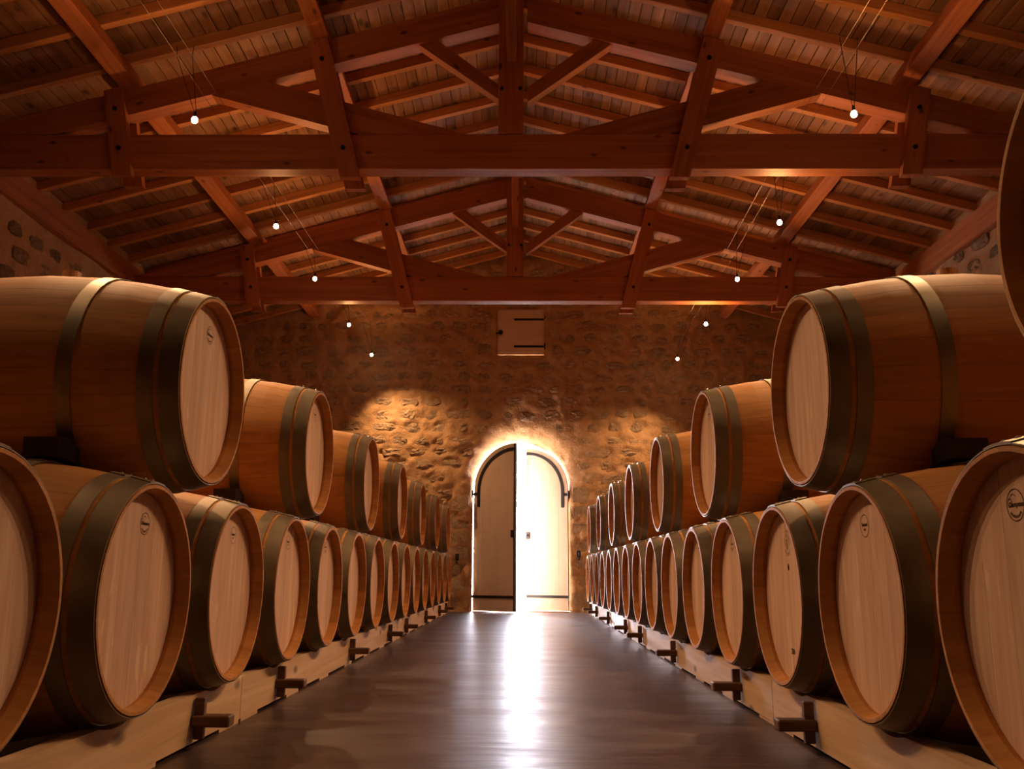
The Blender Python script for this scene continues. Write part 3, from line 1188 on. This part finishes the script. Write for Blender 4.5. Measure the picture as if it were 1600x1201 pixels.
def head_boards():
    edges = [-HR, -0.168, -0.082, 0.012, 0.094, 0.172, HR]
    out = []
    for a, b_ in zip(edges[:-1], edges[1:]):
        n = 8
        bm = bmesh.new()
        ys_ = [a + 0.0003 + (b_ - a - 0.0006) * i / n for i in range(n + 1)]
        pts = [(y, math.sqrt(max(0, HR ** 2 - y * y))) for y in ys_]
        pts = [(y, z) for y, z in pts] + [(y, -z) for y, z in pts[::-1]]
        # remove coincident ends
        q = []
        for p in pts:
            if not q or (abs(p[0] - q[-1][0]) + abs(p[1] - q[-1][1])) > 1e-4: q.append(p)
        if (abs(q[0][0] - q[-1][0]) + abs(q[0][1] - q[-1][1])) < 1e-4: q.pop()
        A = [bm.verts.new((-0.043, y, z)) for y, z in q]
        B_ = [bm.verts.new((-0.065, y, z)) for y, z in q]
        bm.faces.new(A); bm.faces.new(B_[::-1])
        for i in range(len(q)):
            j = (i + 1) % len(q)
            bm.faces.new((A[i], B_[i], B_[j], A[j]))
        out.append(bm_mesh('head_board', bm, M_HEAD))
    return out


HB = head_boards()


def disc_mesh(x, name, mat):
    bm = bmesh.new()
    tl = bm.verts.layers.float.new('tone')
    r6 = random.Random(8)
    edges = [-HR, -0.168, -0.082, 0.012, 0.094, 0.172, HR]
    for a, b_ in zip(edges[:-1], edges[1:]):
        n = 6
        t = r6.random()
        ys_ = [a + 0.0005 + (b_ - a - 0.001) * i / n for i in range(n + 1)]
        U = [bm.verts.new((x, y, math.sqrt(max(0, HR ** 2 - y * y)))) for y in ys_]
        D_ = [bm.verts.new((x, y, -math.sqrt(max(0, HR ** 2 - y * y)))) for y in ys_]
        for v in U + D_: v[tl] = t
        for i in range(n): bm.faces.new((U[i], U[i + 1], D_[i + 1], D_[i]))
    vs = [bm.verts.new((x - 0.003 * (1 if x > -0.4 else -1), HR * math.cos(2 * PI * i / 40), HR * math.sin(2 * PI * i / 40))) for i in range(40)]
    bm.faces.new(vs)
    return bm_mesh(name, bm, mat)


HEADF = disc_mesh(-0.043, 'head', M_HEADF)
HEADB = disc_mesh(-BL + 0.045, 'head', M_HEADF)

# bung
bm = bmesh.new()
add_tube(bm, (-BL / 2, 0, RB - 0.01), (-BL / 2, 0, RB + 0.030), 0.030, 20, 0.027)
BUNG = bm_mesh('bung', bm, M_BUNG, False)


# ---- cooper's marks, flat print on the heads
def text_mesh(txt, size, loc, shear=0.0, bold=0.0, spacing=1.0, xs=1.0):
    cu = bpy.data.curves.new('mark', 'FONT')
    cu.body = txt
    cu.size = size
    cu.align_x = 'CENTER'
    cu.align_y = 'CENTER'
    cu.shear = shear
    cu.offset = bold
    cu.space_character = spacing
    cu.resolution_u = 3
    o = bpy.data.objects.new('mark', cu)
    C.objects.link(o)
    dg = bpy.context.evaluated_depsgraph_get()
    me_ = bpy.data.meshes.new_from_object(o.evaluated_get(dg))
    vs = [(v.co.x * xs + loc[0], v.co.y + loc[1]) for v in me_.vertices]
    fs = [tuple(p.vertices) for p in me_.polygons]
    bpy.data.objects.remove(o)
    bpy.data.curves.remove(cu)
    return vs, fs


def ring2d(r, w, n=48, cx=0, cy_=0, a0=0, a1=2 * PI):
    V, F = [], []
    for i in range(n + 1):
        a = a0 + (a1 - a0) * i / n
        V += [(cx + math.cos(a) * (r - w / 2), cy_ + math.sin(a) * (r - w / 2)), (cx + math.cos(a) * (r + w / 2), cy_ + math.sin(a) * (r + w / 2))]
    for i in range(n):
        F.append((2 * i, 2 * i + 1, 2 * i + 3, 2 * i + 2))
    return V, F


def line2d(pts, w):
    V, F = [], []
    for (a, b_) in zip(pts[:-1], pts[1:]):
        dx, dy = b_[0] - a[0], b_[1] - a[1]
        L_ = math.hypot(dx, dy) or 1
        nx2, ny2 = -dy / L_ * w / 2, dx / L_ * w / 2
        o = len(V)
        V += [(a[0] + nx2, a[1] + ny2), (a[0] - nx2, a[1] - ny2), (b_[0] - nx2, b_[1] - ny2), (b_[0] + nx2, b_[1] + ny2)]
        F.append((o, o + 1, o + 2, o + 3))
    return V, F


def arc_text(txt, r, a0, a1, size, bold=0.0):
    V, F = [], []
    n = len(txt)
    for i, ch in enumerate(txt):
        a = a0 + (a1 - a0) * i / (n - 1)
        vs, fs = text_mesh(ch, size, (0, 0), bold=bold)
        rot = a + PI / 2
        o = len(V)
        c, s = math.cos(rot), math.sin(rot)
        V += [(x * c - y * s + math.cos(a) * r, x * s + y * c + math.sin(a) * r) for x, y in vs]
        F += [tuple(k + o for k in f_) for f_ in fs]
    return V, F


def mark(parts, sc=0.74, du=0.035):
    V, F = [], []
    for vs, fs in parts:
        o = len(V)
        V += vs
        F += [tuple(k + o for k in f_) for f_ in fs]
    # 2d (u right, v up) seen from the aisle (+x looking at -x): u = +y
    me_ = bpy.data.meshes.new('cooper_mark')
    me_.from_pydata([(-0.0422, u * sc, v * sc) for u, v in V], [], F)
    me_.materials.append(M_INK)
    return me_


MZ = 0.182
sw = [(-0.022 + 0.009 * math.cos(t) * (1 + 0.0 * t), 0.006 + 0.010 * math.sin(t)) for t in [i * 0.5 for i in range(14)]]
flour = [(-0.026 + 0.03 * t, 0.013 + 0.013 * math.sin(t * 2.6)) for t in [i / 8 for i in range(9)]]
MARK_D = mark([ring2d(0.037, 0.0020), text_mesh('Demptos', 0.0165, (0.002, 0.001), 0.35, 0.0005), line2d(sw, 0.0016), line2d(flour, 0.0016),
               arc_text('BORDEAUX', 0.0275, math.radians(222), math.radians(318), 0.0085, 0.0004)])
MARK_T = mark([ring2d(0.037, 0.0018), text_mesh('Taransaud', 0.0155, (0, 0.004), 0.0, 0.0006, 0.9, 0.86), text_mesh('2003', 0.0095, (0, -0.013), 0, 0.0003)])
crest = [ring2d(0.020, 0.0016, 24, 0, -0.022, math.radians(200), math.radians(340)), ring2d(0.026, 0.0012, 24, 0, -0.022, math.radians(190), math.radians(350)),
         line2d([(-0.017, -0.02), (-0.017, 0.03), (0.017, 0.03), (0.017, -0.02)], 0.0014), line2d([(-0.012, 0.03), (-0.012, 0.045), (0, 0.055), (0.012, 0.045), (0.012, 0.03)], 0.0014),
         line2d([(0, -0.03), (0, 0.028)], 0.0026), line2d([(-0.009, 0.0), (0.009, 0.0)], 0.0022), line2d([(-0.007, 0.014), (0.007, 0.014)], 0.0018),
         line2d([(-0.022, -0.015), (-0.026, 0.0), (-0.021, 0.012)], 0.0016), line2d([(0.022, -0.015), (0.026, 0.0), (0.021, 0.012)], 0.0016), ring2d(0.008, 0.0016, 16, 0, -0.018)]
CREST = mark(crest, 1)
MARK_M = mark([text_mesh('M', 0.028, (0, 0), 0, 0.0006, 1, 0.7)], 1)
MARK_Y = mark([text_mesh('2006', 0.024, (0, 0), 0, 0.0004, 1, 0.8)], 1)


def barrel(name, x, y, zc, side, label, group, fine, marks=(), bung=False, rot=0.0, rivets=True):
    r = empty(name, (x, y, zc - RB), 0 if side < 0 else PI)
    setp(r, label, 'barrel', group)
    off = (0, 0, RB)
    if fine:
        a = rot
        for w in pat:
            wd = w * unit
            o = bpy.data.objects.new('stave', SM[w])
            o.location = off
            o.rotation_euler = (-(a + wd / 2), 0, 0)
            link(o, r)
            a += wd
        for m_ in HB:
            mobj('head_board', m_, r, off)
        mobj('head', HEADB, r, off)
    else:
        mobj('body', BODY, r, off, (rot, 0, 0))
        mobj('head', HEADF, r, off)
        mobj('head', HEADB, r, off)
    for i, m_ in enumerate(HM):
        ho = mobj('hoop', m_, r, off)
        if rivets and i < 3:
            for q in RM[i]: mobj('rivet', q, ho)
    if bung: mobj('bung', BUNG, r, off)
    for m_, dz in marks:
        mobj('cooper_mark', m_, r, (0, -side * ((0.035 if side < 0 or m_ is MARK_D else 0.02) if m_ in (MARK_D, MARK_T) else -0.02), RB + dz))
    return r


ORD = ['first', 'second', 'third', 'fourth', 'fifth', 'sixth', 'seventh', 'eighth', 'ninth', 'tenth', 'eleventh', 'twelfth', 'thirteenth', 'fourteenth', 'fifteenth']
D_ = (MARK_D, MZ)
T_ = (MARK_T, MZ)
AL, AR = -0.9272, 0.8081
ZLO, ZUP = 0.4491, 1.0440
marksL = {0: [D_], 1: [T_], 2: [T_], 3: [D_], 4: [], 5: [D_]}
marksR = {-1: [D_], 0: [T_], 1: [(CREST, 0.17), (MARK_M, 0.085), (MARK_Y, -0.175)], 2: [D_], 3: [T_]}
rb = random.Random(4)
for k in range(-1, 14):
    for side in (-1, 1):
        X_ = AL if side < 0 else AR
        y = (2.2593 if side < 0 else 2.2344) + 0.71 * k
        sd = 'left' if side < 0 else 'right'
        extra = ''
        mk = (marksL if side < 0 else marksR).get(k, [])
        if side > 0 and k == 1: extra = ', stamped M and 2006'
        elif mk: extra = ', round black stamp'
        if k == 13:
            lab = 'oak wine barrel in the bottom row %s of the aisle, nearest the wall' % sd
        elif k == -1:
            lab = 'oak wine barrel in the bottom row, cut by the %s edge' % sd
        else:
            lab = 'oak wine barrel, bottom row %s of aisle, %s from the camera%s' % (sd, ORD[k + 1], extra)
        barrel('wine_barrel', X_, y, ZLO, side, lab, 'wine barrels in the bottom rows', k <= 2, mk, False, rb.uniform(0, 0.3))
for k in range(-1, 7):
    for side in (-1, 1):
        if k == -1 and side < 0: continue
        X_ = AL if side < 0 else AR
        y = (2.2593 if side < 0 else 2.2344) + 0.355 + 1.42 * k
        sd = 'left' if side < 0 else 'right'
        if k == -1:
            lab = 'dark oak barrel in the top row at the upper right edge, cut by the frame'
        elif k == 6:
            lab = 'oak wine barrel in the top row %s of the aisle, nearest the wall' % sd
        elif k == 0:
            lab = 'large near oak wine barrel lying on the top row %s of the aisle' % sd
        else:
            lab = 'oak wine barrel, top row %s of the aisle, %s whole one from the camera' % (sd, ORD[k])
        mk = [D_] if (side < 0 and k == 0) else ([T_] if k == 1 else [])
        barrel('wine_barrel', X_, y, ZUP, side, lab, 'wine barrels in the top rows', k <= 2, mk, True, rb.uniform(0, 0.3))
        # chocks wedged between this barrel and the two below it
        for q in (-1, 1):
            yl = y + q * 0.355
            sgx = side
            x0 = X_ + side * 0.255
            def up_(yy): return ZUP - math.sqrt(max(0.0, RB ** 2 - (yy - y) ** 2))
            def lo_(yy): return ZLO + math.sqrt(max(0.0, RB ** 2 - (yy - yl) ** 2))
            ya, yb_, yc = yl - q * 0.035, yl + q * -0.0 , yl - q * 0.105
            ya = yl + q * 0.03
            pts = [(ya, lo_(ya) + 0.004), (yl - q * 0.03, lo_(yl - q * 0.03) + 0.004), (yl - q * 0.09, lo_(yl - q * 0.09) + 0.004), (yl - q * 0.085, min(0.850, up_(yl - q * 0.085) - 0.004)), (yl - q * 0.03, min(0.850, up_(yl - q * 0.03) - 0.004)), (ya, min(up_(ya) - 0.004, 0.846))]
            bm = bmesh.new()
            A = [bm.verts.new((0, p[0] - yl, p[1] - ZLO - RB)) for p in pts]
            B_ = [bm.verts.new((side * 0.09, p[0] - yl, p[1] - ZLO - RB)) for p in pts]
            bm.faces.new(A); bm.faces.new(B_[::-1])
            for i in range(len(pts)):
                j = (i + 1) % len(pts)
                bm.faces.new((A[i], B_[i], B_[j], A[j]))
            o = mobj('barrel_chock', bm_mesh('barrel_chock', bm, M_CHOCK), None, (x0, yl, ZLO + RB))
            if k == -1: where = 'upper right edge barrel'
            else: where = '%s top-row barrel on the %s' % ('nearest' if k == 0 else ORD[k], sd)
            setp(o, 'black wedge chock on the %s side under the %s' % ('near' if q < 0 else 'far', where), 'chock', 'black chocks under the top barrels')

# ------------------------------------------------------------------ barrel rails
for side in (-1, 1):
    sd = 'left' if side < 0 else 'right'
    for front in (True,):
        xf = (-0.985 if side < 0 else 0.8661 + 0.0) if front else ((AL - BL + 0.06) if side < 0 else (AR + BL - 0.06))
        x0, x1 = sorted((xf, xf + side * 0.045)) if front else sorted((xf, xf - side * 0.045))
        top = ZLO - (brad(-0.058 if front else -BL + 0.06) + 0.0035) - 0.0005
        segs = ((0.2, 3.255), (3.26, 7.175), (7.18, 11.10), (11.105, 11.95))
        for n_, (ya, yb_) in enumerate(segs):
            L_ = yb_ - ya
            r = empty('barrel_rail', ((x0 + x1) / 2, (ya + yb_) / 2, 0))
            lab = ('pale spruce board rail under the %s barrels, aisle side, %s from camera' % (sd, ('nearest', 'second', 'third', 'last')[n_])) if front else ('hidden rear spruce rail under the %s barrels, %s from the camera' % (sd, ('nearest', 'second', 'third', 'last')[n_]))
            setp(r, lab, 'rail', 'barrel rails')
            bm = bmesh.new()
            y0b = 2.2593 if side < 0 else 2.2344
            rn = brad(-0.104) + 0.0035
            zt = top
            pr = [(-L_ / 2, 0.012), (-L_ / 2, zt)]
            yc0, hwn = (ya + yb_) / 2, math.sqrt(rn ** 2 - (ZLO - zt) ** 2)
            for k in range(-3, 15):
                yk = y0b + 0.71 * k
                for i in range(13):
                    yy = yk - hwn + 2 * hwn * i / 12
                    if ya + 0.004 < yy < yb_ - 0.004:
                        pr.append((yy - yc0, ZLO - math.sqrt(max(0, rn ** 2 - (yy - yk) ** 2)) - 0.0008))
            pr += [(L_ / 2, zt), (L_ / 2, 0.012)]
            A = [bm.verts.new((-0.0225, p[0], p[1])) for p in pr]
            B_ = [bm.verts.new((0.0225, p[0], p[1])) for p in pr]
            bm.faces.new(A); bm.faces.new(B_[::-1])
            for i in range(len(pr)):
                j = (i + 1) % len(pr)
                bm.faces.new((A[i], B_[i], B_[j], A[j]))
            mobj('board', bm_mesh('board', bm, M_RAIL), r)
            m = max(2, int(L_ / 0.62))
            for i in range(m + 1):
                yy = -L_ / 2 + 0.11 + (L_ - 0.22) * i / m
                mobj('foot_pad', box_mesh('foot_pad', -0.018, 0.022, yy - 0.1, yy + 0.1, 0.0, 0.012, M_RAIL), r)
    # tusk tenons of the cross bearers: tenon and wedge
    pegs = [1.35, 2.80, 3.72, 5.24, 6.70, 7.63, 9.16, 10.62, 11.5]
    xf = -0.985 if side < 0 else 0.8661
    for n_, yy in enumerate(pegs):
        r = empty('cross_bearer', (xf, yy, 0.06))
        setp(r, 'dark wooden tenon and wedge through the %s rail, %s from camera' % (sd, ORD[n_]), 'bearer', 'wedged cross bearers')
        bx = sorted((-side * 0.115, -side * 0.0005))
        mobj('tenon', box_mesh('tenon', bx[0], bx[1], -0.026, 0.026, 0.0, 0.033, M_PEG, 0.004), r)
        bx = sorted((-side * 0.034, -side * 0.004))
        mobj('wedge', box_mesh('wedge', bx[0], bx[1], -0.011, 0.011, -0.036, 0.082, M_PEG, 0.002), r)

# ------------------------------------------------------------------ cable lighting
CAB = {-1: [(-2.19, 0.0, 3.765), (-2.19, 6.2, 3.765), (-2.17, 9.5, 3.77), (-2.16, 12.36, 3.87)],
       1: [(2.03, 0.0, 3.765), (2.06, 6.2, 3.775), (2.16, 9.5, 3.765), (2.20, 12.36, 3.82)]}


def cab_at(side, y):
    p = CAB[side]
    for a, b_ in zip(p[:-1], p[1:]):
        if y <= b_[1]:
            t = (y - a[1]) / (b_[1] - a[1])
            return a[0] + t * (b_[0] - a[0]), a[2] + t * (b_[2] - a[2])
    return p[-1][0], p[-1][2]


for side in (-1, 1):
    for off in (-0.05, 0.05):
        bm = bmesh.new()
        for a, b_ in zip(CAB[side][:-1], CAB[side][1:]):
            add_tube(bm, (a[0] + off, a[1], a[2]), (b_[0] + off, b_[1], b_[2]), 0.0016, 6)
        o = mobj('lighting_cable', bm_mesh('lighting_cable', bm, M_CABLE))
        setp(o, 'thin stretched steel lighting cable on the %s, the %s one of its pair' % ('left' if side < 0 else 'right', 'left' if off < 0 else 'right'), 'cable', 'lighting cables')
    for n_, (x, y, z) in enumerate(LAMPS_L if side < 0 else LAMPS_R):
        r = empty('cable_lamp', (x, y, z))
        where = 'nearest the stone wall' if n_ == 6 else (['overhead and out of the frame', 'just above the frame'][n_] if n_ < 2 else ORD[n_ - 2] + ' in view from the camera')
        setp(r, 'small glowing halogen bulb, %s row, %s' % ('left' if side < 0 else 'right', where), 'lamp', 'halogen cable lamps')
        cx, cz = cab_at(side, y)
        for off in (-0.05, 0.05):
            bm = bmesh.new()
            top = Vector((cx + off - x, 0.0, cz - z))
            add_tube(bm, (0.006 * (1 if off > 0 else -1), 0, 0.055), top, 0.0022, 6)
            add_tube(bm, top, top + Vector((off * 0.1, 0.0, 0.07)), 0.0022, 6)
            mobj('rod', bm_mesh('rod', bm, M_DARKROD), r)
        bm = bmesh.new()
        add_tube(bm, (0, 0, 0.02), (0, 0, 0.058), 0.012, 10, 0.008)
        mobj('socket', bm_mesh('socket', bm, M_DARKROD), r)
        bm = bmesh.new()
        bmesh.ops.create_uvsphere(bm, u_segments=14, v_segments=9, radius=0.020)
        for v in bm.verts:
            if v.co.z > 0: v.co.z *= 1.35
        mobj('bulb', bm_mesh('bulb', bm, M_BULB, True), r)
